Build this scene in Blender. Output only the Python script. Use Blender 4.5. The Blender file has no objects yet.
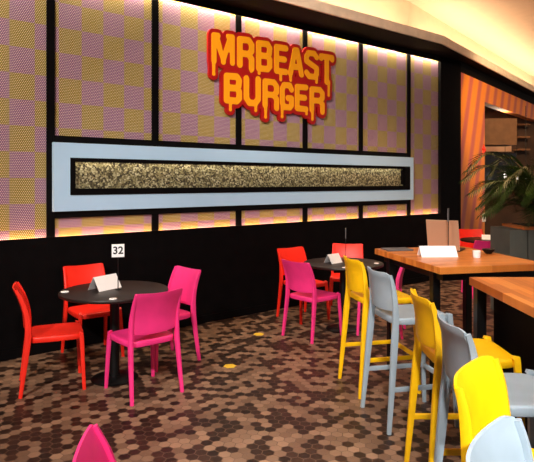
import bpy, bmesh, math, random
import numpy as np
from mathutils import Vector, Matrix
random.seed(7)
PI = math.pi
C = bpy.context.scene.collection
F = 560.0; HZ = 181.0; CAMZ = 1.67

# ------------------------------------------------------------------ camera
cam = bpy.data.cameras.new('camera'); co = bpy.data.objects.new('camera', cam); C.objects.link(co)
co.location = (0, 0, CAMZ); co.rotation_euler = (PI/2, 0, 0)
cam.sensor_width = 36; cam.lens = 36*F/534; cam.shift_y = -(231-HZ)/534; cam.clip_start = 0.05
bpy.context.scene.camera = co
vs = bpy.context.scene.view_settings
vs.view_transform = 'Standard'; vs.look = 'None'; vs.gamma = 1; vs.exposure = 0.55

# ------------------------------------------------------------------ materials
def srgb(r, g, b):
    f = lambda c: (c/255/12.92) if c/255 <= .04045 else ((c/255+.055)/1.055)**2.4
    return (f(r), f(g), f(b), 1)
class NT:
    def __init__(s, name):
        s.m = bpy.data.materials.new(name); s.m.use_nodes = True; s.t = s.m.node_tree
        s.b = s.t.nodes['Principled BSDF']
    def n(s, typ, **kw):
        x = s.t.nodes.new(typ)
        for k, v in kw.items(): setattr(x, k, v)
        return x
    def put(s, sock, v):
        if isinstance(v, bpy.types.NodeSocket): s.t.links.new(v, sock)
        elif v is not None:
            if hasattr(sock, 'default_value'):
                try: sock.default_value = v
                except Exception: sock.default_value = v[:3]
    def math(s, op, a, b=None, c=None):
        x = s.n('ShaderNodeMath', operation=op)
        for i, v in enumerate((a, b, c)):
            if v is not None: s.put(x.inputs[i], v)
        return x.outputs[0]
    def mix(s, f, a, b, mode='MIX'):
        x = s.n('ShaderNodeMix', data_type='RGBA', blend_type=mode)
        s.put(x.inputs[0], f); s.put(x.inputs[6], a); s.put(x.inputs[7], b)
        return x.outputs[2]
    def coords(s, kind='Object'):
        x = s.n('ShaderNodeTexCoord'); return x.outputs[kind]
    def sep(s, v):
        x = s.n('ShaderNodeSeparateXYZ'); s.put(x.inputs[0], v); return x.outputs
    def comb(s, a, b, c=0.0):
        x = s.n('ShaderNodeCombineXYZ')
        for i, v in enumerate((a, b, c)): s.put(x.inputs[i], v)
        return x.outputs[0]
    def noise(s, v, scale, detail=2, rough=.5):
        x = s.n('ShaderNodeTexNoise'); s.put(x.inputs['Vector'], v)
        x.inputs['Scale'].default_value = scale; x.inputs['Detail'].default_value = detail
        x.inputs['Roughness'].default_value = rough
        return x.outputs[0]
    def ramp(s, f, stops):
        x = s.n('ShaderNodeValToRGB'); s.put(x.inputs[0], f); e = x.color_ramp.elements
        e[0].position, e[0].color = stops[0]; e[1].position, e[1].color = stops[-1]
        for p, c in stops[1:-1]:
            q = e.new(p); q.color = c
        return x.outputs[0]
    def bump(s, h, strength, dist=.01):
        x = s.n('ShaderNodeBump'); x.inputs['Strength'].default_value = strength
        x.inputs['Distance'].default_value = dist; s.put(x.inputs['Height'], h)
        s.t.links.new(x.outputs[0], s.b.inputs['Normal'])
    def base(s, c): s.put(s.b.inputs['Base Color'], c)
    def set(s, rough=.5, metal=0, spec=.5, coat=0):
        s.b.inputs['Roughness'].default_value = rough; s.b.inputs['Metallic'].default_value = metal
        s.b.inputs['Specular IOR Level'].default_value = spec; s.b.inputs['Coat Weight'].default_value = coat
        return s.m

def plain(name, c, rough=.5, metal=0, spec=.5, var=.06, scale=6, bump=0, bscale=200):
    t = NT(name); v = t.coords()
    nz = t.noise(v, scale, 3)
    dark = tuple(x*(1-var*2) for x in c[:3]) + (1,); lite = tuple(min(1, x*(1+var)) for x in c[:3]) + (1,)
    t.base(t.ramp(nz, [(.3, dark), (.7, lite)]))
    if bump: t.bump(t.noise(v, bscale, 2), bump, .002)
    return t.set(rough, metal, spec)
def emit(name, c, s):
    t = NT(name); t.base((0, 0, 0, 1)); t.b.inputs['Emission Color'].default_value = c
    t.b.inputs['Emission Strength'].default_value = s; return t.m

M = {}
M['red'] = plain('red_plastic', srgb(250, 42, 24), .42, bump=.05)
M['pink'] = plain('pink_plastic', srgb(250, 54, 134), .42, bump=.05)
M['yellow'] = plain('yellow_plastic', srgb(246, 190, 8), .42, bump=.05)
M['grey'] = plain('grey_blue_plastic', srgb(154, 170, 181), .42, bump=.05)
M['black'] = plain('black_paint', srgb(9, 7, 8), .65, spec=.08, var=.2)
M['soffit'] = plain('dark_brown_soffit', srgb(12, 8, 7), .7, spec=.08)
M['fascia'] = plain('taupe_fascia', srgb(246, 232, 212), .6)
M['ceiling'] = plain('ceiling_plaster', srgb(226, 190, 160), .8, var=.02)
M['cove'] = plain('cove_plaster', srgb(225, 200, 170), .8, var=.02)
M['blue'] = plain('pale_blue_lacquer', srgb(184, 220, 248), .32, var=.01)
M['blackmetal'] = plain('black_metal', srgb(10, 9, 10), .4, metal=0, spec=.3)
M['steel'] = plain('brushed_steel', srgb(190, 190, 190), .3, metal=1)
M['white'] = plain('white_card', srgb(250, 250, 250), .6, var=.005)
M['letter'] = plain('amber_lettering', srgb(255, 165, 6), .5, var=.01)
M['signred'] = plain('red_sign_edge', srgb(170, 10, 8), .45, var=.03)
M['planter'] = plain('grey_planter', srgb(92, 94, 88), .6)
M['rim'] = plain('orange_wood_rim', srgb(200, 110, 50), .5)
M['leaf'] = plain('palm_leaf', srgb(58, 84, 24), .45, var=.45, scale=2)
M['stem'] = plain('palm_stem', srgb(120, 110, 50), .6)
M['brown'] = plain('brown_wood_panel', srgb(120, 82, 52), .55, var=.12)
M['darkbrown'] = plain('dark_brown_wall', srgb(66, 42, 28), .6, var=.3, scale=2)
M['screen'] = plain('dark_glass', srgb(18, 20, 30), .15)
M['laptop'] = plain('beige_metal', srgb(196, 160, 132), .35, metal=.3, var=.02)
M['keys'] = plain('dark_keys', srgb(30, 28, 28), .5)
M['greyplate'] = plain('grey_plate', srgb(95, 95, 98), .5)
M['soil'] = plain('soil', srgb(40, 28, 20), .9)
M['sticker'] = plain('yellow_sticker', srgb(225, 185, 50), .5)
M['ink'] = plain('black_ink', srgb(25, 25, 28), .6)

def mat_tabletop():
    t = NT('dark_stained_tabletop'); x, y, z = t.sep(t.coords())
    nz = t.noise(t.comb(t.math('MULTIPLY', x, 3), t.math('MULTIPLY', y, 30), z), 4, 4)
    t.base(t.ramp(nz, [(.3, srgb(18, 10, 9)), (.75, srgb(44, 26, 20))])); return t.set(.4, spec=.3)
M['darktop'] = mat_tabletop()

def mat_wood(name, axis):
    t = NT(name); xyz = t.sep(t.coords()); a = xyz[axis]; b = xyz[1-axis]
    pid = t.math('FLOOR', t.math('DIVIDE', b, .045))
    wn = t.n('ShaderNodeTexWhiteNoise', noise_dimensions='2D')
    seg = t.math('FLOOR', t.math('ADD', t.math('DIVIDE', a, .42), t.math('MULTIPLY', pid, .37)))
    t.put(wn.inputs['Vector'], t.comb(pid, seg))
    grain = t.noise(t.comb(t.math('MULTIPLY', a, 2), t.math('MULTIPLY', b, 40), pid), 3, 4, .6)
    f = t.math('ADD', t.math('MULTIPLY', wn.outputs['Value'], .45), t.math('MULTIPLY', grain, .55))
    t.base(t.ramp(f, [(.2, srgb(165, 84, 30)), (.5, srgb(204, 116, 44)), (.8, srgb(224, 142, 66))]))
    return t.set(.35, spec=.45)
M['wood_x'] = mat_wood('orange_butcher_block', 0)
M['wood_y'] = mat_wood('orange_butcher_block_long', 1)

def hexcells(t, x, y, p):
    """nearest centre of a hexagonal lattice: returns id vector, |lx|, |ly|"""
    h = p*math.sqrt(3)
    def cell(ox, oy):
        cx = t.math('MULTIPLY', t.math('ROUND', t.math('DIVIDE', t.math('SUBTRACT', x, ox), p)), p)
        cy = t.math('MULTIPLY', t.math('ROUND', t.math('DIVIDE', t.math('SUBTRACT', y, oy), h)), h)
        cx = t.math('ADD', cx, ox); cy = t.math('ADD', cy, oy)
        lx = t.math('SUBTRACT', x, cx); ly = t.math('SUBTRACT', y, cy)
        d = t.math('ADD', t.math('MULTIPLY', lx, lx), t.math('MULTIPLY', ly, ly))
        return cx, cy, lx, ly, d
    A = cell(0, 0); B = cell(p/2, h/2)
    sel = t.math('LESS_THAN', B[4], A[4])
    def pick(i): return t.math('ADD', A[i], t.math('MULTIPLY', sel, t.math('SUBTRACT', B[i], A[i])))
    return pick(0), pick(1), t.math('ABSOLUTE', pick(2)), t.math('ABSOLUTE', pick(3)), pick(4)

def mat_floor():
    t = NT('hexagon_floor_tiles'); x, y, z = t.sep(t.coords())
    p = .074
    cx, cy, lx, ly, d = hexcells(t, x, y, p)
    edge = t.math('MAXIMUM', lx, t.math('ADD', t.math('MULTIPLY', lx, .5), t.math('MULTIPLY', ly, .866)))
    wn = t.n('ShaderNodeTexWhiteNoise', noise_dimensions='3D')
    t.put(wn.inputs['Vector'], t.comb(t.math('ROUND', t.math('MULTIPLY', cx, 40)), t.math('ROUND', t.math('MULTIPLY', cy, 40)), 3.0))
    wn2 = t.n('ShaderNodeTexWhiteNoise', noise_dimensions='3D')
    t.put(wn2.inputs['Vector'], t.comb(t.math('ROUND', t.math('MULTIPLY', cx, 40)), t.math('ROUND', t.math('MULTIPLY', cy, 40)), 9.0))
    nz = t.noise(t.comb(cx, cy), 1.7, 2)
    v = t.math('ADD', wn.outputs['Value'], t.math('MULTIPLY', t.math('SUBTRACT', nz, .5), .3))
    dark = t.mix(wn2.outputs['Value'], srgb(26, 15, 11), srgb(54, 34, 25))
    lite = t.mix(wn2.outputs['Value'], srgb(106, 80, 62), srgb(150, 118, 94))
    col = t.mix(t.math('GREATER_THAN', v, .47), dark, lite)
    grout = t.math('GREATER_THAN', edge, p*.5*.93)
    col = t.mix(grout, col, srgb(98, 74, 58))
    fine = t.noise(t.coords(), 60, 3)
    col = t.mix(t.math('MULTIPLY', fine, .22), col, srgb(48, 36, 30))
    t.base(col)
    t.bump(t.math('LESS_THAN', edge, p*.5*.9), .25, .002)
    return t.set(.42, spec=.35)
M['floor'] = mat_floor()

def mat_mesh():
    t = NT('checked_perforated_sheet'); x, y, z = t.sep(t.coords())
    ci = t.math('FLOOR', t.math('DIVIDE', t.math('SUBTRACT', x, .558-.231*10), .231))
    cj = t.math('FLOOR', t.math('DIVIDE', t.math('SUBTRACT', z, 2.45-2.5), .25))
    par = t.math('MODULO', t.math('ADD', ci, cj), 2)
    # hole lattice; pale dots paint in the lit backing behind it
    cx, cy, lx, ly, d = hexcells(t, x, z, .0185)
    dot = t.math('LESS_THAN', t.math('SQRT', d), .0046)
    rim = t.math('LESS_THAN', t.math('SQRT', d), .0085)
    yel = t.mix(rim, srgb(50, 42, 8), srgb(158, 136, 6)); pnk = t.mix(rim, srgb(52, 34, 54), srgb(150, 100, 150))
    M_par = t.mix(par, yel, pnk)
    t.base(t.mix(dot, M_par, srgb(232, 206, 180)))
    return t.set(.5, spec=.4)
M['mesh'] = mat_mesh()

def mat_stripes():
    t = NT('striped_wall_print'); x, y, z = t.sep(t.coords())
    k = t.math('DIVIDE', t.math('SUBTRACT', x, t.math('MULTIPLY', z, .38)), .52)
    f = t.math('FRACT', k)
    s = t.math('SMOOTH_MAX', 0.0, t.math('SUBTRACT', 1.5, t.math('MULTIPLY', t.math('ABSOLUTE', t.math('SUBTRACT', f, .5)), 5)), .1)
    nz = t.noise(t.comb(x, y, z), 14, 2)
    col = t.mix(t.math('MINIMUM', s, 1.0), srgb(246, 146, 40), srgb(196, 96, 92))
    t.base(t.mix(t.math('MULTIPLY', nz, .25), col, srgb(190, 95, 40))); return t.set(.5)
M['stripes'] = mat_stripes()

def mat_gold():
    t = NT('crushed_gold_pebbles'); v = t.coords()
    x = t.n('ShaderNodeTexVoronoi'); t.put(x.inputs['Vector'], v); x.inputs['Scale'].default_value = 62
    b = t.sep(x.outputs['Color'])[0]
    t.base(t.ramp(b, [(0, srgb(34, 28, 18)), (.35, srgb(84, 76, 50)), (.7, srgb(146, 138, 98)), (1, srgb(200, 194, 160))]))
    t.bump(x.outputs['Distance'], .4, .008); return t.set(.5, metal=.1)
M['gold'] = mat_gold()

# ------------------------------------------------------------------ mesh helpers
def finish(name, bm, m, parent=None, smooth=None, mats=None):
    bmesh.ops.recalc_face_normals(bm, faces=bm.faces[:])
    me = bpy.data.meshes.new(name); bm.to_mesh(me); bm.free()
    me.materials.append(M[m] if isinstance(m, str) else m)
    if smooth:
        me.polygons.foreach_set('use_smooth', [True]*len(me.polygons))
        try: me.set_sharp_from_angle(angle=math.radians(smooth))
        except Exception: pass
    o = bpy.data.objects.new(name, me); C.objects.link(o)
    if parent: o.parent = parent
    return o
def box(bm, x0, x1, y0, y1, z0, z1, bev=0, mtx=None):
    vs = [bm.verts.new((x, y, z)) for x in (x0, x1) for y in (y0, y1) for z in (z0, z1)]
    fs = [(0, 1, 3, 2), (4, 6, 7, 5), (0, 4, 5, 1), (2, 3, 7, 6), (0, 2, 6, 4), (1, 5, 7, 3)]
    ff = [bm.faces.new([vs[i] for i in f]) for f in fs]
    if bev:
        es = list({e for f in ff for e in f.edges})
        r = bmesh.ops.bevel(bm, geom=es, offset=bev, segments=2, affect='EDGES', profile=.6)
        vs = list({v for f in r['faces'] for v in f.verts} | {v for v in vs if v.is_valid})
    if mtx: bmesh.ops.transform(bm, matrix=mtx, verts=[v for v in vs if v.is_valid])
def boxbm(*a, **k):
    bm = bmesh.new(); box(bm, *a, **k); return bm
def cyl(bm, x, y, z0, z1, r0, r1=None, n=32):
    r1 = r0 if r1 is None else r1
    lathe(bm, x, y, [(0, z0), (r0, z0), (r1, z1), (0, z1)], n)
def lathe(bm, x, y, prof, n=32):
    rings = []
    for r, z in prof:
        if r < 1e-6: rings.append([bm.verts.new((x, y, z))])
        else: rings.append([bm.verts.new((x+r*math.cos(2*PI*i/n), y+r*math.sin(2*PI*i/n), z)) for i in range(n)])
    for a, b in zip(rings, rings[1:]):
        for i in range(n):
            j = (i+1) % n
            if len(a) == 1 and len(b) == 1: continue
            if len(a) == 1: bm.faces.new((a[0], b[i], b[j]))
            elif len(b) == 1: bm.faces.new((a[i], a[j], b[0]))
            else: bm.faces.new((a[i], a[j], b[j], b[i]))
def sweep(bm, path, sizes, up=(1, 0, 0), n=12, power=4):
    """rounded-square section swept along a path; sizes = (width along up, depth) per point"""
    P = [Vector(p) for p in path]; rings = []
    U = Vector(up).normalized()
    for i, p in enumerate(P):
        t = (P[min(i+1, len(P)-1)] - P[max(i-1, 0)]).normalized()
        u = (U - t*U.dot(t)).normalized(); w = t.cross(u)
        a, b = sizes[i]; ring = []
        for k in range(n):
            th = 2*PI*(k+.5)/n; c, s = math.cos(th), math.sin(th)
            rr = (abs(c)**power + abs(s)**power)**(-1/power)
            ring.append(bm.verts.new(p + u*(a/2*c*rr) + w*(b/2*s*rr)))
        rings.append(ring)
    for a, b in zip(rings, rings[1:]):
        for k in range(n): bm.faces.new((a[k], a[(k+1) % n], b[(k+1) % n], b[k]))
    bm.faces.new(rings[0][::-1]); bm.faces.new(rings[-1])
def curve_pts(keys, n):
    """catmull-rom through keys"""
    K = [Vector(k) for k in keys]; K = [K[0]*2-K[1]] + K + [K[-1]*2-K[-2]]; out = []
    seg = len(K)-3
    for i in range(n+1):
        u = i/n*seg; k = min(int(u), seg-1); t = u-k; a, b, c, d = K[k:k+4]
        out.append(.5*((2*b)+(c-a)*t+(2*a-5*b+4*c-d)*t*t+(3*b-a-3*c+d)*t**3))
    return out
def empty(name, loc=(0, 0, 0), rz=0):
    o = bpy.data.objects.new(name, None); C.objects.link(o); o.empty_display_size = .1
    o.location = loc; o.rotation_euler = (0, 0, rz); return o
def tag(o, label, cat, group=None):
    o['label'] = label; o['category'] = cat
    if group: o['group'] = group
    return o
def struct(name, bm, m, **k):
    o = finish(name, bm, m, **k); o['kind'] = 'structure'; return o
def kids(o): return [c for c in bpy.data.objects if c.parent == o]
def copy_tree(o, parent=None):
    c = o.copy(); C.objects.link(c)
    if parent: c.parent = parent
    for ch in kids(o): copy_tree(ch, c)
    return c
def text_mesh(s, size, extrude=.001):
    cu = bpy.data.curves.new('lettering', 'FONT'); cu.body = s; cu.size = size; cu.extrude = extrude
    cu.align_x = 'CENTER'; cu.align_y = 'CENTER'; cu.offset = size*.02
    to = bpy.data.objects.new('tmp', cu); C.objects.link(to)
    dg = bpy.context.evaluated_depsgraph_get(); me = bpy.data.meshes.new_from_object(to.evaluated_get(dg))
    bpy.data.objects.remove(to); bpy.data.curves.remove(cu); return me

# ------------------------------------------------------------------ setting
W0 = Vector((-2.477, 5.19, 0)); WA = math.radians(38.9)      # feature wall origin and direction
R0 = Vector((3.457, 9.98, 0)); RA = math.radians(52.0)       # striped wall
def onwall(o, w=0):
    o.location = W0 if w == 0 else R0; o.rotation_euler = (0, 0, WA if w == 0 else RA); return o

fl = struct('floor', boxbm(-14, 14, -14, 22, -.1, 0), 'floor'); fl.rotation_euler = (0, 0, math.radians(-9.4))
struct('ceiling', boxbm(-14, 18, -8, 22, 4.6, 4.7), 'ceiling')

bm = bmesh.new()
box(bm, -3.2, 7.62, 0, .012, 0, 1.12); box(bm, -3.2, 7.62, .012, .3, 0, 1.085)
box(bm, -3.2, 7.62, .06, .3, 1.085, 3.8); box(bm, -3.2, 7.62, 0, .01, 3.715, 3.8)
box(bm, -3.2, 7.62, .06, .01, 3.78, 3.8)
onwall(struct('trim_column', boxbm(7.003, 7.62, 0, .0595, 1.121, 3.798), 'black'))
for s in (-.7, .44, 1.593, 2.74, 3.865, 5.0, 6.15): box(bm, s-.004, s+.004, -.001, .002, 0.1, 1.10)
onwall(struct('wall_left', bm, 'black'))
onwall(struct('trim_1', boxbm(-3.2, 7.62, -.012, 0, 0, .09), 'black'))
MUL = [-.68, .474, 1.613, 2.760, 3.882, 5.015, 6.172, 7.0]
k = 2
for s in MUL[:-1]:
    onwall(struct('trim_%d' % k, boxbm(s-.039, s+.039, .028, .06, 1.085, 3.78), 'black')); k += 1
for z0, z1 in ((2.05, 2.12), (1.30, 1.37)):
    onwall(struct('trim_%d' % k, boxbm(.498, 6.118, .02, .06, z0, z1), 'black')); k += 1
# soffit
d1 = Vector((math.cos(WA), math.sin(WA), 0)); n1 = Vector((-math.sin(WA), math.cos(WA), 0))
d2 = Vector((math.cos(RA), math.sin(RA), 0)); n2 = Vector((-math.sin(RA), math.cos(RA), 0))
Cc = Vector((2.74, 8.70, 0))
def prism(bm, pts, z0, z1):
    a = [bm.verts.new((p.x, p.y, z0)) for p in pts]; b = [bm.verts.new((p.x, p.y, z1)) for p in pts]
    n = len(pts); bm.faces.new(a[::-1]); bm.faces.new(b)
    for i in range(n): bm.faces.new((a[i], a[(i+1) % n], b[(i+1) % n], b[i]))
e1 = Cc - d1*10.4; e2 = Cc + d2*9
wb = 1.02
bis = (n1+n2).normalized(); bl = wb/bis.dot(n1)
def band(bm, off0, off1, z0, z1):
    c0 = Cc + bis*(off0/bis.dot(n1)); c1 = Cc + bis*(off1/bis.dot(n1))
    prism(bm, [e1+n1*off0, c0, c1, e1+n1*off1], z0, z1); prism(bm, [c0, e2+n2*off0, e2+n2*off1, c1], z0, z1)
bm = bmesh.new(); band(bm, .03, .60, 3.8, 3.84); struct('trim_soffit', bm, 'soffit')
bm = bmesh.new(); band(bm, .605, .70, 3.8, 4.6); struct('wall_cove', bm, 'cove')
bm = bmesh.new(); band(bm, 0, .03, 3.8, 3.93); struct('trim_fascia', bm, 'fascia')

# striped wall with opening
bm = bmesh.new()
box(bm, 0, 1.37, 0, .18, 0, 3.61); box(bm, 1.37, 8.5, 0, .18, 3.23, 3.61)
onwall(struct('wall_right', bm, 'stripes'), 1)
onwall(struct('trim_header', boxbm(0, 8.5, .02, .18, 3.61, 3.80), 'soffit'), 1)
struct('wall_back', boxbm(3.2, 7.1, 14.7, 14.8, 0, 3.5), 'darkbrown')
bm = bmesh.new(); a_ = R0+n2*.19; prism(bm, [Vector((3.2, 9.98, 0)), a_, a_+d2*5.75, Vector((7.0, 14.8, 0)), Vector((3.2, 14.8, 0))], 3.5, 3.58)
struct('ceiling_alcove', bm, 'darkbrown')
struct('wall_side', boxbm(3.1, 3.2, 10.2, 14.8, 0, 3.58), 'darkbrown')
# neighbouring room seen through the opening
o = finish('wooden_bulkhead', boxbm(3.9, 5.54, 12.4, 13.0, 2.47, 3.06, bev=.01), 'brown')
tag(o, 'brown wooden bulkhead hung behind the opening in the striped wall', 'bulkhead')
for i in range(3):
    struct('trim_shelf' if i == 0 else 'trim_shelf.%03d' % i, boxbm(6.45, 6.75, 14.35, 14.7, 2.46+.32*i, 2.50+.32*i), 'brown')
struct('trim_band', boxbm(3.4, 6.4, 14.66, 14.7, 2.44, 2.66), 'laptop')  # pale strip paints in the lit part of the back wall
o = finish('menu_screen', boxbm(5.6, 6.5, 14.6, 14.69, 1.44, 2.40, bev=.01), 'screen')
tag(o, 'large dark screen on the back wall beyond the opening', 'screen')
def make_glint():  # glowing shape on a cord, added to imitate a bright glint
    e = empty('hung_glint'); bm = bmesh.new(); cyl(bm, 0, 0, .05, 1.68, .006, n=8); finish('cord', bm, 'blackmetal', e)
    bm = bmesh.new(); lathe(bm, 0, 0, [(0, -.1), (.02, -.09), (.03, -.04), (.03, .04), (.015, .09), (0, .09)], 16)
    finish('glint', bm, emit('glint_glow', (1, .9, .8, 1), 3), e, smooth=60); return e
pp = make_glint()
for i, (sx, lab) in enumerate(((5.74, 'small glowing bulb, leftmost of the three behind the palm'), (6.02, 'small glowing bulb, middle one of the three behind the palm'), (6.24, 'small glowing bulb, rightmost of the three behind the palm'))):
    e = pp if i == 0 else copy_tree(pp)
    e.location = (sx, 13.5, 1.80)
    tag(e, lab, 'lamp', 'glints glowing in the next room')

# ------------------------------------------------------------------ perforated panels
def panel(s0, s1, z0, z1, label):
    bm = bmesh.new(); box(bm, s0, s1, .048, .0595, z0, z1)
    tag(onwall(finish('perforated_panel', bm, 'mesh')), label, 'panel', 'checked perforated wall panels')
H = .039
panel(-.66, MUL[1]-H, 1.09, 3.775, 'full-height yellow and pink checked panel at the left end of the wall')
names = ['over the left end of the pale blue frame', 'left of the burger sign, second tall one over the blue frame', 'behind the middle of the burger sign', 'behind the right end of the burger sign', 'right of the burger sign over the right end of the blue frame']
low = ['leftmost', 'second from left', 'middle', 'second from right', 'rightmost']
for i in range(5):
    panel(MUL[i+1]+H, MUL[i+2]-H, 2.12, 3.775, 'checked perforated panel ' + names[i])
for i in range(5):
    panel(MUL[i+1]+H, MUL[i+2]-H, 1.09, 1.30, 'low glowing perforated strip below the blue frame, %s of five' % low[i])
panel(MUL[6]+H, 7.0, 1.09, 3.775, 'narrow full-height perforated panel at the right end beside the black column')

# ------------------------------------------------------------------ pale blue frame with the gold niche
e = onwall(empty('niche_frame')); tag(e, 'long pale blue frame round a narrow slot of gold pebbles', 'frame')
def ring_bm(x0, x1, z0, z1, X0, X1, Z0, Z1, ya, yb):
    bm = bmesh.new()
    box(bm, x0, X0, ya, yb, z0, z1); box(bm, X1, x1, ya, yb, z0, z1); box(bm, X0, X1, ya, yb, z0, Z0); box(bm, X0, X1, ya, yb, Z1, z1); return bm
finish('surround', ring_bm(.485, 6.20, 1.37, 2.05, .642, 6.10, 1.53, 1.902, -.035, .047), 'blue', e)
finish('black_trim', ring_bm(.642, 6.10, 1.53, 1.902, .69, 5.99, 1.594, 1.865, -.045, .047), 'black', e)
finish('gold_panel', boxbm(.69, 5.99, .012, .022, 1.594, 1.865), 'gold', e)
bm = bmesh.new(); box(bm, 5.93, 5.98, -.02, .012, 1.62, 1.84); finish('black_clip', bm, 'black', e)

# ------------------------------------------------------------------ sign (letters grown from strokes by a distance field)
SY = -.005
WO = W0 + n1*SY
def px(u, v):
    t = (u-267)/F; s = (t*WO.y-WO.x)/(d1.x-t*d1.y); Z = WO.y+s*d1.y
    return s, CAMZ+(HZ-v)*Z/F
def quad(ul, ur, vtl, vbl, vtr, vbr):
    return px(ul, vtl), px(ul, vbl), px(ur, vtr), px(ur, vbr)
G = {
 'M': [[(0, 0), (0, 1)], [(0, 1), (.22, 1)], [(.1, .9), (.5, .1)], [(.5, .1), (.85, .9)], [(.78, 1), (1, 1)], [(1, 0), (1, 1)], [(.5, .0), (.5, .3)], [(.15, .95), (.3, .55)], [(.88, .9), (.8, .5)]],
 'R': [[(0, 0), (0, 1)], [(0, 1), (.75, 1)], [(.75, 1), (1, .84)], [(1, .84), (1, .6)], [(1, .6), (.75, .46)], [(0, .46), (.75, .46)], [(.72, .46), (1, .3)], [(1, .3), (1, -.08)]],
 'B': [[(0, 0), (0, 1)], [(0, 1), (.8, 1)], [(.8, 1), (1, .85)], [(1, .85), (.95, .62)], [(.95, .62), (.8, .52)], [(0, .52), (.8, .52)], [(.8, .52), (1, .4)], [(1, .4), (1, .12)], [(1, .12), (.8, 0)], [(0, 0), (.8, 0)]],
 'E': [[(0, 0), (0, 1)], [(0, 1), (1, 1)], [(0, .52), (.85, .52)], [(0, 0), (1, 0)]],
 'A': [[(0, 0), (.4, 1)], [(.4, 1), (.6, 1)], [(.6, 1), (1, 0)], [(.2, .3), (.8, .3)], [(.5, 1), (.5, .75)]],
 'S': [[(1, .85), (.75, 1)], [(.75, 1), (.2, 1)], [(.2, 1), (0, .85)], [(0, .85), (0, .65)], [(0, .65), (1, .38)], [(1, .38), (1, .14)], [(1, .14), (.8, 0)], [(.8, 0), (.25, 0)], [(.25, 0), (0, .15)]],
 'T': [[(0, 1), (1, 1)], [(.5, 1), (.5, 0)], [(0, 1), (0, .93)], [(1, 1), (1, .93)]],
 'U': [[(0, 1), (0, .18)], [(0, .18), (.25, 0)], [(.25, 0), (.75, 0)], [(.75, 0), (1, .18)], [(1, .18), (1, 1)]],
 'G': [[(1, .82), (.8, 1)], [(.8, 1), (.2, 1)], [(.2, 1), (0, .82)], [(0, .82), (0, .18)], [(0, .18), (.2, 0)], [(.2, 0), (.8, 0)], [(.8, 0), (1, .12)], [(1, .12), (1, .42)], [(1, .42), (.62, .42)]],
}
#       glyph, ul, ur, vTopL, vBotL, vTopR, vBotR, radius, drips[(u, vtop, vbottom)]
LET = [('M', 211, 235, 31.2, 64, 34.4, 67, .041, [(213.6, 60, 76), ]),
       ('R', 237, 254, 35.5, 67.5, 38, 70.5, .041, [(251, 66, 73)]),
       ('B', 256, 272, 39.6, 71, 42, 73, .040, [(259, 70, 75)]),
       ('E', 274, 288, 43.5, 73.5, 46, 75.5, .040, [(280.6, 73, 81.5)]),
       ('A', 288, 303.5, 46.5, 76, 48.5, 78, .040, [(290.5, 76, 82)]),
       ('S', 304.2, 318.6, 49.5, 78.5, 51.5, 80.5, .040, [(316.4, 78, 84)]),
       ('T', 319, 334, 53, 84, 55.5, 86, .040, [(328.6, 82, 97)]),
       ('B', 223.8, 241.7, 72.2, 103.2, 74, 105, .041, [(230.3, 100, 111.5)]),
       ('U', 243.6, 260.6, 74.8, 105.5, 76.6, 107, .041, [(255.6, 104, 112.3)]),
       ('R', 262.5, 278.8, 78, 108, 80, 109.5, .040, [(265.5, 106, 118.8)]),
       ('G', 279.8, 293.6, 81.5, 109.5, 83, 111, .040, [(282, 106, 118.5)]),
       ('E', 294.8, 308, 83.5, 111, 85, 112.5, .040, [(306.3, 110, 115.5)]),
       ('R', 309.5, 324.3, 86, 112.5, 87.5, 113.5, .040, [(312.3, 110, 121)])]
def seg_sdf(X, Z, a, b, r0, r1=None):
    r1 = r0 if r1 is None else r1
    ax, az = a; bx, bz = b; dx, dz = bx-ax, bz-az; L = dx*dx+dz*dz+1e-12
    t = np.clip(((X-ax)*dx+(Z-az)*dz)/L, 0, 1)
    return np.sqrt((X-ax-t*dx)**2+(Z-az-t*dz)**2)-(r0+(r1-r0)*t)
def field_mesh(X, Z, D, y0, y1):
    """closed slab mesh of the area where D < 0"""
    bm = bmesh.new(); cache = {}
    def V(key, x, z):
        if key not in cache: cache[key] = bm.verts.new((x, y0, z))
        return cache[key]
    nz_, nx_ = D.shape
    for j in range(nz_-1):
        row = (D[j:j+2].min() < 0)
        if not row: continue
        for i in range(nx_-1):
            c = [(i, j), (i+1, j), (i+1, j+1), (i, j+1)]; dv = [D[q[1], q[0]] for q in c]
            if min(dv) >= 0: continue
            poly = []
            for k in range(4):
                a, b = c[k], c[(k+1) % 4]; da, db = dv[k], dv[(k+1) % 4]
                if da < 0: poly.append(V(a, X[a[1], a[0]], Z[a[1], a[0]]))
                if (da < 0) != (db < 0):
                    t = da/(da-db); key = tuple(sorted((a, b)))
                    poly.append(V(key, X[a[1], a[0]]*(1-t)+X[b[1], b[0]]*t, Z[a[1], a[0]]*(1-t)+Z[b[1], b[0]]*t))
            if len(poly) >= 3:
                try: bm.faces.new(poly)
                except ValueError: pass
    r = bmesh.ops.extrude_face_region(bm, geom=bm.faces[:])
    for v in [g for g in r['geom'] if isinstance(g, bmesh.types.BMVert)]: v.co.y = y1
    bmesh.ops.dissolve_limit(bm, angle_limit=.02, verts=bm.verts[:], edges=bm.edges[:])
    return bm
sg = onwall(empty('burger_sign')); tag(sg, 'red and amber dripping letter sign reading MRBEAST BURGER on the checked wall', 'sign')
step = .010
xs = np.arange(2.15, 4.6, step); zs = np.arange(2.2, 3.75, step); GX, GZ = np.meshgrid(xs, zs)
allD = np.full(GX.shape, 9.0)
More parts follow.
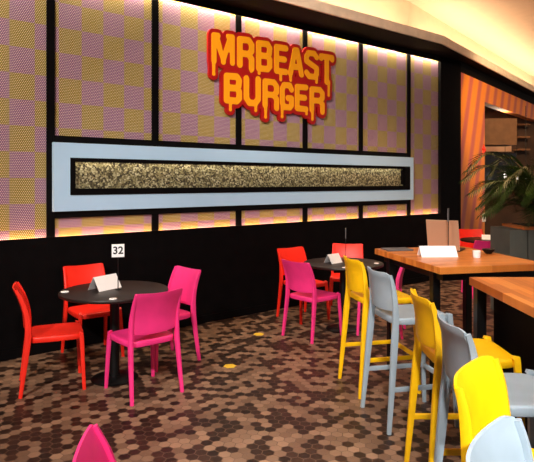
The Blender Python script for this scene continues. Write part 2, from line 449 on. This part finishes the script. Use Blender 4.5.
for g, ul, ur, a, b, c, d_, r, dr in LET:
    tl, bl_, tr, br = quad(ul, ur, a, b, c, d_)
    D = np.full(GX.shape, 9.0)
    def mp(x, y):
        l = (tl[0], bl_[1]+r+(tl[1]-bl_[1]-2*r)*y); rr = (tr[0], br[1]+r+(tr[1]-br[1]-2*r)*y)
        s0 = tl[0]+r; s1 = tr[0]-r; return (s0+(s1-s0)*x, l[1]+(rr[1]-l[1])*x)
    for p, q in G[g]: D = np.minimum(D, seg_sdf(GX, GZ, mp(*p), mp(*q), r if g != 'M' else r*.82))
    for u, v0, v1 in dr:
        A_ = px(u, v0); B_ = px(u, v1)
        D = np.minimum(D, seg_sdf(GX, GZ, A_, (B_[0], B_[1]+.02), .024, .015))
        D = np.minimum(D, seg_sdf(GX, GZ, (B_[0], B_[1]+.03), (B_[0], B_[1]+.022), .021))
    allD = np.minimum(allD, D)
    ii = np.where((D < .02).any(0))[0]; jj = np.where((D < .02).any(1))[0]
    sl = (slice(jj[0]-1, jj[-1]+2), slice(ii[0]-1, ii[-1]+2))
    finish('letter', field_mesh(GX[sl], GZ[sl], D[sl], SY-.008, SY), 'letter', sg)
# fill between the two rows
bD = allD-.047
bD = np.minimum(bD, seg_sdf(GX, GZ, px(226, 66), px(322, 86), .05))
finish('backing', field_mesh(GX, GZ, bD, SY, .028), 'signred', sg)

# ------------------------------------------------------------------ chairs and stools
def seat_bm(w, d, z, yc=0.0, th=.044):
    bm = bmesh.new(); n = 48; rings = []
    def ring(k, zz, dish=0):
        out = []
        for i in range(n):
            th_ = 2*PI*i/n; c, s = math.cos(th_), math.sin(th_)
            rr = (abs(c)**6+abs(s)**6)**(-1/6)
            x = w/2*c*rr*k; y = d/2*s*rr*k
            x *= (1 - .05*(-s*rr)) if s < 0 else 1
            out.append(bm.verts.new((x, yc+y, zz+dish*(abs(c)*.3))))
        return out
    for k, zz in ((.90, z-th), (.985, z-th), (1.0, z-th+.006), (1.0, z-.010), (.985, z-.003), (.95, z), (.8, z-.004), (.5, z-.008), (.2, z-.009)):
        rings.append(ring(k, zz))
    for a, b in zip(rings, rings[1:]):
        for i in range(n): bm.faces.new((a[i], a[(i+1) % n], b[(i+1) % n], b[i]))
    bm.faces.new(rings[0][::-1]); bm.faces.new(rings[-1]); return bm
def rail(keys, xs_, n=26):
    """keys: (y, z); returns points with x interpolated by height"""
    P = curve_pts([(0, y, z) for y, z in keys], n); z0, z1 = keys[0][1], keys[-1][1]
    out = []
    for p in P:
        x = np.interp(p.z, [a for a, b in xs_], [b for a, b in xs_]); out.append(Vector((x, p.y, p.z)))
    return out
def back_bm(keys, xs_, zb, zt, bulge, th=.016, cr=.004):
    P = curve_pts([(0, y, z) for y, z in keys], 60)
    zz = [p.z for p in P]; yy = [p.y for p in P]
    nu, nw = 16, 14; bm = bmesh.new(); G_ = [[], []]
    for side in (0, 1):
        for j in range(nw+1):
            row = []
            for i in range(nu+1):
                u = -1+2*i/nu; w = j/nw
                top = zt - .008*(1-u*u) + .004*u*u - cr*max(0, (abs(u)-.7)/.3)**2; bot = zb - .012*(1-u*u)
                z = bot+(top-bot)*w
                hw = np.interp(min(z, zt), [a for a, b in xs_], [b for a, b in xs_])
                y = np.interp(z, zz, yy) - bulge*(1-u*u) - (.010*w*w)*(u*u)
                t = th/2*(1 if side else -1)*(.6 if j in (0, nw) else 1)
                row.append(bm.verts.new((u*hw, y+t, z)))
            G_[side].append(row)
        for j in range(nw):
            for i in range(nu):
                a = G_[side]; f = (a[j][i], a[j][i+1], a[j+1][i+1], a[j+1][i]); bm.faces.new(f if side else f[::-1])
    a, b = G_
    for i in range(nu):
        bm.faces.new((a[0][i], a[0][i+1], b[0][i+1], b[0][i])); bm.faces.new((a[nw][i], b[nw][i], b[nw][i+1], a[nw][i+1]))
    for j in range(nw):
        bm.faces.new((a[j][0], b[j][0], b[j+1][0], a[j+1][0])); bm.faces.new((a[j][nu], a[j+1][nu], b[j+1][nu], b[j][nu]))
    return bm
def make_seat(name, stool, m):
    e = empty(name)
    if stool:
        sz, top, fx, tx = .75, 1.055, .228, .180; keys = [(-.262, 0), (-.235, .30), (-.205, .66), (-.198, .78), (-.203, .88), (-.214, .97), (-.232, 1.037)]
        xs_ = [(0, fx), (.7, .198), (top, tx)]; zb = .800; ff = (.235, .205); bul = .044; cr = .016
    else:
        sz, top, fx, tx = .45, .832, .215, .190; keys = [(-.255, 0), (-.225, .22), (-.203, .40), (-.198, .50), (-.208, .62), (-.240, .73), (-.282, .826)]
        xs_ = [(0, fx), (.42, .200), (top, tx)]; zb = .512; ff = (.215, .195); bul = .030; cr = .004
    finish('seat', seat_bm(.415, .425, sz, .005), m, e, smooth=50)
    finish('backrest', back_bm(keys, xs_, zb, top, bul, cr=cr), m, e, smooth=50)
    R = rail(keys, xs_)
    for sgn in (-1, 1):
        pts = [Vector((sgn*p.x, p.y, p.z)) for p in R]
        sizes = []
        for p in pts:
            h = p.z/top
            sizes.append((np.interp(h, [0, .5, 1], [.026, .034, .022]), np.interp(h, [0, .45, .6, .9, 1], [.028, .046, .050, .034, .022])))
        bm = bmesh.new(); sweep(bm, pts, sizes); finish('leg', bm, m, e, smooth=50)
        fp = [Vector((sgn*(fx-.004), ff[0], 0)), Vector((sgn*(fx-.014), (ff[0]+ff[1])/2, sz*.5)), Vector((sgn*.189, ff[1], sz-.02)), Vector((sgn*.187, ff[1]-.012, sz-.006))]
        P = curve_pts(fp, 12)
        bm = bmesh.new(); sweep(bm, P, [(np.interp(i, [0, 12], [.026, .036]), np.interp(i, [0, 12], [.028, .042])) for i in range(13)]); finish('leg', bm, m, e, smooth=50)
        if stool:
            xb = sgn*.217
            bm = bmesh.new(); sweep(bm, [(xb, -.235, .285), (xb, 0, .285), (xb, .226, .285)], [(.022, .034)]*3, up=(1, 0, 0)); finish('footrest', bm, m, e, smooth=50)
    if stool:
        bm = bmesh.new(); sweep(bm, [(-.217, .222, .285), (0, .222, .285), (.217, .222, .285)], [(.026, .036)]*3, up=(0, 1, 0)); finish('footrest', bm, m, e, smooth=50)
    return e
protos = {}
def place(kind, colr, x, y, fx, fy, label, group):
    key = (kind, colr)
    if key not in protos:
        protos[key] = make_seat('dining_chair' if kind == 'chair' else 'bar_stool', kind == 'stool', colr); e = protos[key]
    else: e = copy_tree(protos[key])
    e.location = (x, y, 0); e.rotation_euler = (0, 0, math.atan2(fy, fx)-PI/2)
    tag(e, label, 'chair' if kind == 'chair' else 'bar stool', group); return e
g1 = 'plastic chairs round the dark tables'; g2 = 'plastic bar stools along the wooden tables'
place('chair', 'red', -1.745, 4.60, .92, .39, 'red plastic chair in profile at far left, left of the table with number 32', g1)
place('chair', 'red', -1.67, 5.38, .6, -.8, 'red plastic chair behind the front round table, backrest to the black wall', g1)
place('chair', 'pink', -1.0, 4.49, -.64, .77, 'pink plastic chair with its back to us in front of table number 32', g1)
place('chair', 'pink', -.965, 5.20, -.71, -.70, 'pink plastic chair to the right of the table number 32, facing the table', g1)
place('chair', 'red', .45, 6.82, .56, -.83, 'red plastic chair against the black wall, behind a pink one at the second round table', g1)
place('chair', 'pink', .505, 6.07, .74, .67, 'pink plastic chair with back to us, left of the second round table', g1)
place('chair', 'red', 1.03, 7.22, -.18, -.98, 'red plastic chair behind the folded white card on the second round table', g1)
place('chair', 'pink', 1.25, 6.20, -.95, .30, 'dark pink chair half hidden by the grey stool, right of the second round table', g1)
place('chair', 'pink', -.285, 1.79, .98, .17, 'pink chair back whose pointed corner peeks in at the bottom left edge', g1)
place('chair', 'red', 3.52, 9.48, -.1, -.99, 'red chair far back against the orange striped wall', g1)
place('chair', 'pink', 3.14, 8.20, 0, 1, 'pink chair far back beside the grey planter, in front of the small dark table', g1)

place('stool', 'yellow', .92, 4.575, .976, .217, 'yellow bar stool farthest away, at the left end of the stool row', g2)
place('stool', 'grey', 1.01, 3.97, .976, .217, 'grey bar stool between two yellow ones, farther of the grey stools', g2)
place('stool', 'yellow', 1.085, 3.08, 1, 0, 'yellow bar stool in the middle of the row, its seat beside the black counter base', g2)
place('stool', 'grey', 1.06, 2.49, 1, 0, 'grey bar stool just in front of the middle yellow stool', g2)
place('stool', 'yellow', 0.88, 1.71, .78, -.62, 'yellow bar stool with broad back, nearest yellow one at lower right', g2)
place('stool', 'grey', .735, 1.20, .79, -.61, 'brightly lit near-white grey bar stool at the bottom right corner', g2)

# ------------------------------------------------------------------ round tables
def round_table(x, y, label):
    e = empty('round_table', (x, y, 0))
    bm = bmesh.new(); lathe(bm, 0, 0, [(0, .722), (.435, .722), (.448, .728), (.45, .738), (.445, .748), (.438, .75), (0, .75)], 64); finish('tabletop', bm, 'darktop', e, smooth=40)
    bm = bmesh.new(); lathe(bm, 0, 0, [(0, .02), (.045, .02), (.04, .05), (.038, .70), (.16, .712), (.16, .722), (0, .722)], 32); finish('pedestal', bm, 'blackmetal', e, smooth=40)
    bm = bmesh.new(); lathe(bm, 0, 0, [(0, 0), (.19, 0), (.195, .008), (.18, .016), (.06, .026), (0, .028)], 48); finish('base', bm, 'blackmetal', e, smooth=40)
    return tag(e, label, 'table', 'dark round tables')
T1 = (-1.29, 4.74); T2 = (.86, 6.32); T3 = (3.50, 8.78)
round_table(*T1, 'dark round pedestal table with the number 32 sign')
round_table(*T2, 'dark round pedestal table by the black wall in mid-room, partly behind the yellow stool')
round_table(*T3, 'small dark round table in the far corner between a red and a pink chair')

def stand(x, y, z, rz, label, num=None):
    e = empty('table_number_stand', (x, y, z), rz)
    bm = bmesh.new(); lathe(bm, 0, 0, [(0, 0), (.026, 0), (.026, .005), (.006, .010), (0, .012)], 24); finish('base', bm, 'blackmetal', e, smooth=40)
    bm = bmesh.new(); cyl(bm, 0, 0, .01, .285, .004, n=10); finish('stem', bm, 'blackmetal', e, smooth=40)
    c = finish('card', boxbm(-.052, .052, -.004, .004, .275, .385, bev=.002), 'white' if num else 'greyplate', e)
    if num:
        me = text_mesh(num, .088, .0008); me.materials.append(M['ink'])
        t = bpy.data.objects.new('number', me); C.objects.link(t); t.parent = c; t.location = (0, -.0052, .33); t.rotation_euler = (PI/2, 0, 0)
    return tag(e, label, 'table number', 'table number stands')
stand(-1.262, 4.745, .75, math.radians(15), 'white number 32 card on a thin black stem, on the left round table', '32')
stand(.885, 6.30, .75, math.radians(84), 'grey edge-on card on a thin black stem, on the middle round table')
stand(1.547, 4.78, 1.05, math.radians(68), 'grey edge-on card on a thin black stem, on the wooden table by the laptop')

def tent(x, y, z, dx, dy, L, w, h, label):
    e = bmesh.new(); t = .0012
    for s in (-1, 1):
        a = [(-L/2, s*w/2, 0), (L/2, s*w/2, 0), (L/2, s*t*.5, h), (-L/2, s*t*.5, h)]
        nrm = Vector((0, s*h, w/2)).normalized()*t
        v0 = [e.verts.new(p) for p in a]; v1 = [e.verts.new(Vector(p)-nrm) for p in a]
        for v in v1[:2]: v.co.z = 0
        e.faces.new(v0); e.faces.new(v1[::-1])
        for i in range(4): e.faces.new((v0[i], v1[i], v1[(i+1) % 4], v0[(i+1) % 4]))
    o = finish('tent_card', e, 'white'); o.location = (x, y, z); o.rotation_euler = (0, 0, math.atan2(dy, dx))
    return tag(o, label, 'card', 'folded white cards')
tent(-1.385, 4.785, .75, .53, .85, .25, .14, .115, 'folded white card on the left round table beside number 32')
tent(.745, 6.31, .75, .72, .69, .19, .12, .10, 'folded white card on the middle round table')
tent(1.405, 4.62, 1.05, .995, .03, .30, .13, .085, 'folded white card on the orange wooden table in front of the laptop')
tent(3.50, 8.85, .75, .9, -.3, .20, .12, .07, 'small folded white card on the far corner table')

def disc(x, y, z, r, label):  # plain thin white disc laid on a round tabletop
    bm = bmesh.new(); lathe(bm, 0, 0, [(0, 0), (r, 0), (r, .004), (r*.9, .006), (0, .006)], 24); o = finish('pale_disc', bm, 'white', smooth=40)
    o.location = (x, y, z); return tag(o, label, 'pale_disc', 'small pale discs on the round tables')
disc(-1.675, 4.64, .75, .033, 'small pale round disc at the left edge of the left round table')
disc(-1.20, 4.36, .75, .03, 'small pale round disc at the front edge of the left round table')
disc(1.22, 6.245, .75, .028, 'small pale round disc at the right side of the middle round table')
disc(.82, 5.94, .75, .024, 'small pale round disc at the front edge of the middle round table')

for x, y, lab in ((-.335, 5.05, 'yellow sticker on the hexagon floor, nearer of the two'), (-.09, 6.1, 'yellow sticker on the hexagon floor, farther one by the red chair')):
    bm = bmesh.new(); lathe(bm, 0, 0, [(0, .001), (.06, .001), (.06, .0025), (0, .0025)], 6); o = finish('floor_sticker', bm, 'sticker'); o.location = (x, y, 0); o.rotation_euler = (0, 0, .2)
    tag(o, lab, 'sticker', 'yellow floor stickers')

# ------------------------------------------------------------------ wooden tables
wt = empty('wooden_table', (1.24, 4.01, 0), math.radians(12.5)); tag(wt, 'orange wooden high table on black legs with laptop and folded card', 'table')
finish('tabletop', boxbm(0, .89, 0, 1.16, 1.0, 1.05, bev=.003), 'wood_x', wt)
for x in (.04, .79):
    for y in (.17, .93): finish('leg', boxbm(x, x+.06, y, y+.06, 0, 1.0, bev=.004), 'blackmetal', wt)
finish('apron', boxbm(.06, .83, .07, 1.09, .94, 1.0), 'blackmetal', wt)
ct = empty('wooden_counter', (1.305, 1.0, 0)); tag(ct, 'orange butcher-block counter on a solid black base at right edge', 'counter')
finish('worktop', boxbm(0, 1.1, 0, 2.617, 1.0, 1.05, bev=.003), 'wood_y', ct)
finish('base', boxbm(.13, 1.0, .1, 2.55, .0, 1.0, bev=.005), 'black', ct)
finish('leg', boxbm(.02, .08, 2.53, 2.60, 0, 1.0, bev=.004), 'blackmetal', ct)

# on the wooden table
lp = empty('laptop', (1.57, 4.97, 1.05), math.radians(-32)); tag(lp, 'laptop with beige lid open at the far end of the wooden table', 'laptop')
finish('keyboard', boxbm(-.14, .14, 0, .20, .002, .016, bev=.003), 'keys', lp)
bm = boxbm(-.14, .14, -.004, .004, 0, .275, bev=.003); lid = finish('lid', bm, 'laptop', lp); lid.location = (0, -.003, .01); lid.rotation_euler = (math.radians(14), 0, 0)
bm = boxbm(-.125, .125, 0, .001, .02, .25); s = finish('screen', bm, 'screen', lid); s.location = (0, .004, 0)
bm = boxbm(-.12, .12, -.085, .085, 0, .012, bev=.003); o = finish('menu_folder', bm, 'greyplate'); o.location = (1.17, 5.04, 1.05); o.rotation_euler = (0, 0, math.radians(10)); tag(o, 'flat grey menu folder on the left corner of the wooden table', 'menu')
bm = bmesh.new(); lathe(bm, 0, 0, [(0, 0), (.025, 0), (.05, .03), (.052, .04), (.045, .04), (.02, .012), (0, .01)], 24); o = finish('bowl', bm, 'blackmetal', smooth=50); o.location = (1.89, 4.78, 1.05); tag(o, 'small black bowl near the right edge of the wooden table', 'bowl')
bm = bmesh.new(); lathe(bm, 0, 0, [(0, 0), (.028, 0), (.033, .055), (.030, .055), (.026, .006), (0, .006)], 24); o = finish('cup', bm, 'white', smooth=50); o.location = (1.70, 4.54, 1.05); tag(o, 'small white cup on the wooden table right of the folded card', 'cup')

# ------------------------------------------------------------------ planter and palm
pl = empty('planter_box', (2.93, 6.75, 0)); tag(pl, 'tall grey planter box with orange rim under the palm', 'planter')
bm = bmesh.new(); box(bm, 0, .21, 0, .6, 0, 1.08, bev=.006); box(bm, .222, 1.7, 0, .6, 0, 1.08, bev=.006); finish('box', bm, 'planter', pl)
finish('rim', boxbm(.16, 1.7, -.01, .62, 1.08, 1.115, bev=.004), 'rim', pl)
finish('soil', boxbm(.25, 1.65, .08, .52, 1.115, 1.125), 'soil', pl)
pm = empty('palm', (3.60, 7.05, 1.125)); tag(pm, 'large green palm with arching fronds growing from the grey planter', 'plant')
rnd = random.Random(3)
def frond(az, reach, rise, droop):
    bm = bmesh.new(); n = 16; pts = []
    for i in range(n+1):
        t = i/n; rr = reach*(t**1.0)*(1-.12*t); z = rise*math.sin(min(t*1.05, 1)*PI*.62) - droop*t**2.4
        sw = .10*t*t*math.sin(az*3)
        pts.append(Vector((math.cos(az)*rr-math.sin(az)*sw, math.sin(az)*rr+math.cos(az)*sw, z)))
    sweep(bm, pts, [(.014*(1-.75*i/n), .012*(1-.75*i/n)) for i in range(n+1)], up=(-math.sin(az), math.cos(az), 0), n=6, power=2)
    for i in range(3, n+1):
        for h in (0, .5):
            if i == n and h: continue
            p = pts[i] if not h else pts[i].lerp(pts[i+1], h)
            t = (pts[min(i+1, n)]-pts[i-1]).normalized(); side = t.cross(Vector((0, 0, 1))).normalized(); f = (i+h)/n
            L = .30*math.sin(PI*min(1, f*.85+.1))+.06; w = .008
            for s in (-1, 1):
                dirv = (t*.75+side*s*.8+Vector((0, 0, .1-.35*f))).normalized()
                wv = dirv.cross(Vector((0, 0, 1))).normalized()*w; tip = p+dirv*L+Vector((0, 0, -.10*L)); mid = p+dirv*L*.5+Vector((0, 0, .012))
                a = bm.verts.new(p-wv*.3); b = bm.verts.new(p+wv*.3); c = bm.verts.new(mid+wv); d = bm.verts.new(mid-wv); e_ = bm.verts.new(tip)
                q = bm.verts.new(mid-Vector((0, 0, .006)))
                bm.faces.new((a, b, c, d)); bm.faces.new((d, c, e_)); bm.faces.new((a, q, b)); bm.faces.new((b, q, c)); bm.faces.new((a, d, q)); bm.faces.new((c, q, e_)); bm.faces.new((q, d, e_))
    return bm
for i in range(34):
    az = i*2.39996 + .3
    lvl = i/33
    reach = .6+.4*rnd.random(); rise = .92-.70*lvl+.10*rnd.random(); droop = (.25+.45*rnd.random())*rise
    finish('frond', frond(az, reach, rise, droop), 'leaf', pm)
for az, reach, rise, droop in ((PI*1.0, 1.28, .82, .20), (PI*.96, 1.2, 1.0, .25), (PI*1.06, 1.25, .62, .18), (PI*1.03, 1.05, .40, .25), (PI*.9, 1.0, .5, .25), (PI*1.2, .6, .7, .3), (PI*1.35, .7, .45, .2), (PI*1.5, .6, .8, .3), (PI*1.7, .7, .6, .3), (PI*1.85, .8, .4, .2), (PI*1.6, .75, .3, .2), (PI*1.28, .8, .25, .2), (PI*.75, .7, .8, .3), (PI*1.45, .5, .3, .15), (PI*1.12, 1.0, .75, .3)):
    finish('frond', frond(az, reach, rise, droop), 'leaf', pm)
bm = bmesh.new(); lathe(bm, 0, 0, [(0, 0), (.06, 0), (.05, .12), (.02, .2), (0, .2)], 12); finish('stem', bm, 'stem', pm, smooth=40)

# plate and ornament on the striped wall
e = onwall(empty('wall_plate'), 1); w = R0+d2*1.30; e.location = (w.x, w.y, .87); e.rotation_euler = (0, 0, RA)
tag(e, 'small white square plate with dark centre at the edge of the striped wall', 'wall plate')
finish('plate', boxbm(-.10, .10, -.012, 0, 0, .17, bev=.003), 'white', e); finish('centre', boxbm(-.04, .04, -.016, -.012, .045, .125), 'greyplate', e)
bm = bmesh.new(); c0 = bm.verts.new((0, -.05, 0)); c1 = bm.verts.new((0, 0, 0)); rg = []
for i in range(10):
    r = .12 if i % 2 == 0 else .05; rg.append(bm.verts.new((r*math.sin(2*PI*i/10), -.0, r*math.cos(2*PI*i/10))))
for i in range(10): bm.faces.new((c0, rg[i], rg[(i+1) % 10])); bm.faces.new((c1, rg[(i+1) % 10], rg[i]))
o = finish('star_ornament', bm, 'red'); w = R0+d2*1.29; o.location = (w.x, w.y, 2.28); o.rotation_euler = (0, 0, RA); tag(o, 'small red pointed ornament on the edge of the striped wall above the palm', 'ornament')

# ------------------------------------------------------------------ lights
def area(name, loc, rot, sx, sy, power, col):
    l = bpy.data.lights.new(name, 'AREA'); l.shape = 'RECTANGLE'; l.size = sx; l.size_y = sy; l.energy = power; l.color = col
    o = bpy.data.objects.new(name, l); C.objects.link(o); o.location = loc; o.rotation_euler = rot; return o
WARM = (1, .66, .34)
def wallpt(s, y, z, w=0): b = (W0+d1*s+n1*y) if w == 0 else (R0+d2*s+n2*y); return (b.x, b.y, z)
area('panel_light_top', wallpt(3.2, .029, 3.77), (0, 0, WA), 7.6, .028, 85, (1, .80, .56))
area('panel_light_bottom', wallpt(3.2, .030, 1.09), (PI, 0, WA), 7.6, .028, 20, (1, .52, .28))
area('niche_light', wallpt(3.3, -.018, 1.862), (0, 0, WA), 5.2, .02, 3, (1, .84, .6))
m1 = Cc-d1*4.75+n1*.25; area('cove_light_left', (m1.x, m1.y, 3.87), (PI, 0, WA), 9.0, .10, 82, (1, .77, .50))
m2 = Cc+d2*4.45+n2*.25; area('cove_light_right', (m2.x, m2.y, 3.87), (PI, 0, RA), 8.4, .10, 78, (1, .77, .50))
def add_spot(x, y, p, col=(1, .93, .86), size=.35, ang=None, aim=None):  # unseen spots at ceiling height, most added to brighten chosen things
    l = bpy.data.lights.new('unseen_spot', 'SPOT'); l.energy = p; l.color = col; l.shadow_soft_size = size/2
    l.spot_size = math.radians(ang or 120); l.spot_blend = .7
    o = bpy.data.objects.new('unseen_spot', l); C.objects.link(o); o.location = (x, y, 4.6)
    if aim: o.rotation_euler = (Vector(aim)-Vector(o.location)).to_track_quat('-Z', 'Y').to_euler()
    return o
add_spot(-2.8, -1.2, 2100, aim=(-1.8, 5.2, 1.5), ang=62); add_spot(.2, -1.0, 1150, aim=(.3, 6.0, .5), ang=50)  # added behind the camera for flash-like frontal light
add_spot(.2, .2, 900, aim=(1.0, 2.3, .9), ang=62, col=(1, .97, .93))  # added to give the stools a flash-like brightness
add_spot(2.0, 4.2, 200, (1, .74, .5), ang=90); add_spot(2.7, 7.4, 420, (1, .55, .28), ang=85); add_spot(-2.0, -1.6, 1100, (1, .98, .96), aim=(-.6, 1.85, .8), ang=16); add_spot(1.5, -2.4, 3300, (1, .98, .96), aim=(.62, 1.30, .9), ang=19); add_spot(-.6, 2.6, 650, (1, .86, .70), aim=(1.6, 8.0, 3.8), ang=75);  # aimed ones added to brighten the pink chair, nearest stool and fascia
add_spot(4.2, 6.6, 1900, (1, .68, .36), aim=(5.2, 12.2, 2.2), ang=50)  # unseen spot added to brighten the striped wall
w = (4.6, 12.0, 0); area('alcove_light', (5.3, 13.7, 3.45), (0, 0, 0), 1.6, .3, 25, (1, .6, .35))
area('bulkhead_light', (4.7, 12.7, 3.08), (PI, 0, 0), 1.5, .3, 14, (1, .88, .66))

w = bpy.data.worlds.new('world'); bpy.context.scene.world = w; w.use_nodes = True
w.node_tree.nodes['Background'].inputs[0].default_value = (1, .86, .76, 1); w.node_tree.nodes['Background'].inputs[1].default_value = .27
